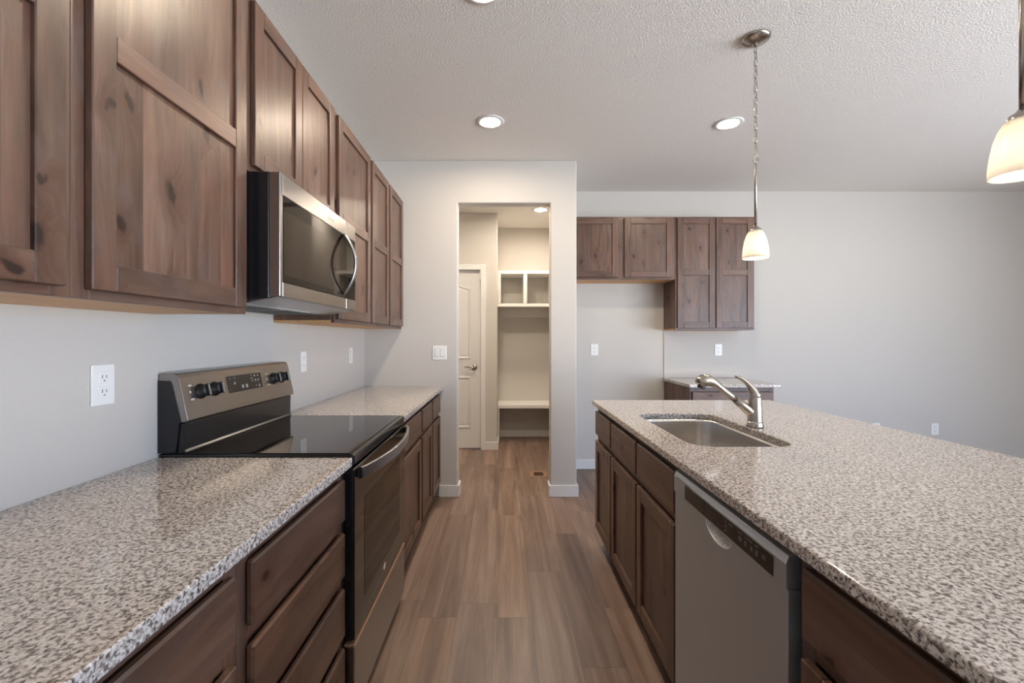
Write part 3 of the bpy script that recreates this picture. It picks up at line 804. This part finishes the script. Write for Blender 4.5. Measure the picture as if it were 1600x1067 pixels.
plate_dev('wall_outlet', 'outlet', wa, 4.335, .400, 'low white outlet on the far wall at right, fully visible over the island', 'outlet')
plate_dev('wall_outlet', 'outlet', wa, 3.745, .400, 'low outlet on the far wall with only its top showing over the island edge', 'outlet')

# ------------------------------------------------------------------ lamps
def recessed(x, y, label, lens='lens'):
    r = thing('recessed_light', (x, y, ZC), label, 'ceiling light', 'lit recessed ceiling lights')
    MB().lathe([(.064, -.004), (.072, -.009), (.090, -.007), (.096, -.0006), (.064, -.0006), (.064, -.004)], (x, y, ZC), n=40).build('trim_ring', 'trim', r)
    MB().lathe([(0, -.0040), (.040, -.0038), (.0635, -.0030), (.0635, -.0012), (0, -.0012)], (x, y, ZC), n=40).build('lens', lens, r)
recessed(-.085, 1.885, 'lit recessed ceiling light cut off by the top edge of the photo')
recessed(-.087, 3.045, 'lit recessed ceiling light above the aisle in front of the opening')
recessed(1.545, 3.07, 'lit recessed ceiling light just left of the pendant chain')
recessed(.430, 5.12, 'lit recessed ceiling light in the mudroom, seen through the opening top', 'lens_bright')
recessed(-.15, 4.30, 'added unseen recessed light that warms the mudroom, above the opening header', 'lens_bright')  # extra lamp out of view, added to warm and brighten the mudroom

def pendant(x, y, label, show_chain=True):
    r = thing('pendant_light', (x, y, ZC), label, 'pendant lamp', 'island pendant lamps')
    MB().lathe([(.066, -.0005), (.0665, -.006), (.060, -.015), (.042, -.024), (.020, -.030), (.010, -.032), (.009, -.040), (0, -.041)], (x, y, ZC), n=36).build('canopy', 'nickel', r)
    zt, zb, n = ZC-.038, 2.205, 17
    pitch = (zt-zb)/n; m = MB()
    for k in range(n):
        zc = zt - (k+.5)*pitch; hl = pitch*.62; pts = []
        for j in range(16):
            a = 2*PI*j/16; dx, dz = .0085*math.cos(a), hl*math.sin(a)
            an = (.4 if k % 2 else .4+PI/2)
            pts.append((x+dx*math.cos(an), y+dx*math.sin(an), zc+dz))
        m.tube(pts, .0017, 6, cyc=True)
    m.tube([(x+.002*math.sin(k*1.1), y+.002*math.cos(k*1.1), zt-(zt-zb)*k/30) for k in range(31)], .0012, 6)
    m.build('chain', 'nickel', r)
    MB().tube([(x+.0155*math.cos(2*PI*j/20), y+.004*math.cos(2*PI*j/20), 2.188+.0155*math.sin(2*PI*j/20)) for j in range(20)], .0026, 8, cyc=True).build('loop', 'nickel', r)
    MB().lathe([(0, 0), (.0062, 0), (.0062, .318), (.004, .324), (0, .325)], (x, y, 1.850), n=16).build('rod', 'nickel', r)
    MB().lathe([(.0265, -.030), (.0275, -.012), (.024, -.004), (.012, .004), (.0066, .012), (0, .012)], (x, y, 1.850), n=28).build('socket_cap', 'nickel', r)
    prof = [(.0265, .1365), (.033, .130), (.042, .112), (.050, .086), (.0555, .054), (.0585, .022), (.0590, .0), (.0555, .0), (.0550, .022), (.052, .054), (.0465, .086), (.0385, .110), (.030, .126), (.024, .132)]
    MB().lathe(prof, (x, y, 1.700), n=36).build('shade', 'shade', r)
    MB().lathe([(0, -.024), (.010, -.022), (.019, -.013), (.0225, .0), (.019, .014), (.012, .030), (.011, .046), (0, .046)], (x, y, 1.740), n=20).build('bulb', 'bulb', r)
pendant(1.240, 2.20, 'lit pendant lamp hanging in full view over the far end of the island')
pendant(1.252, 1.08, 'lit pendant lamp half cut off by the right edge of the photo')
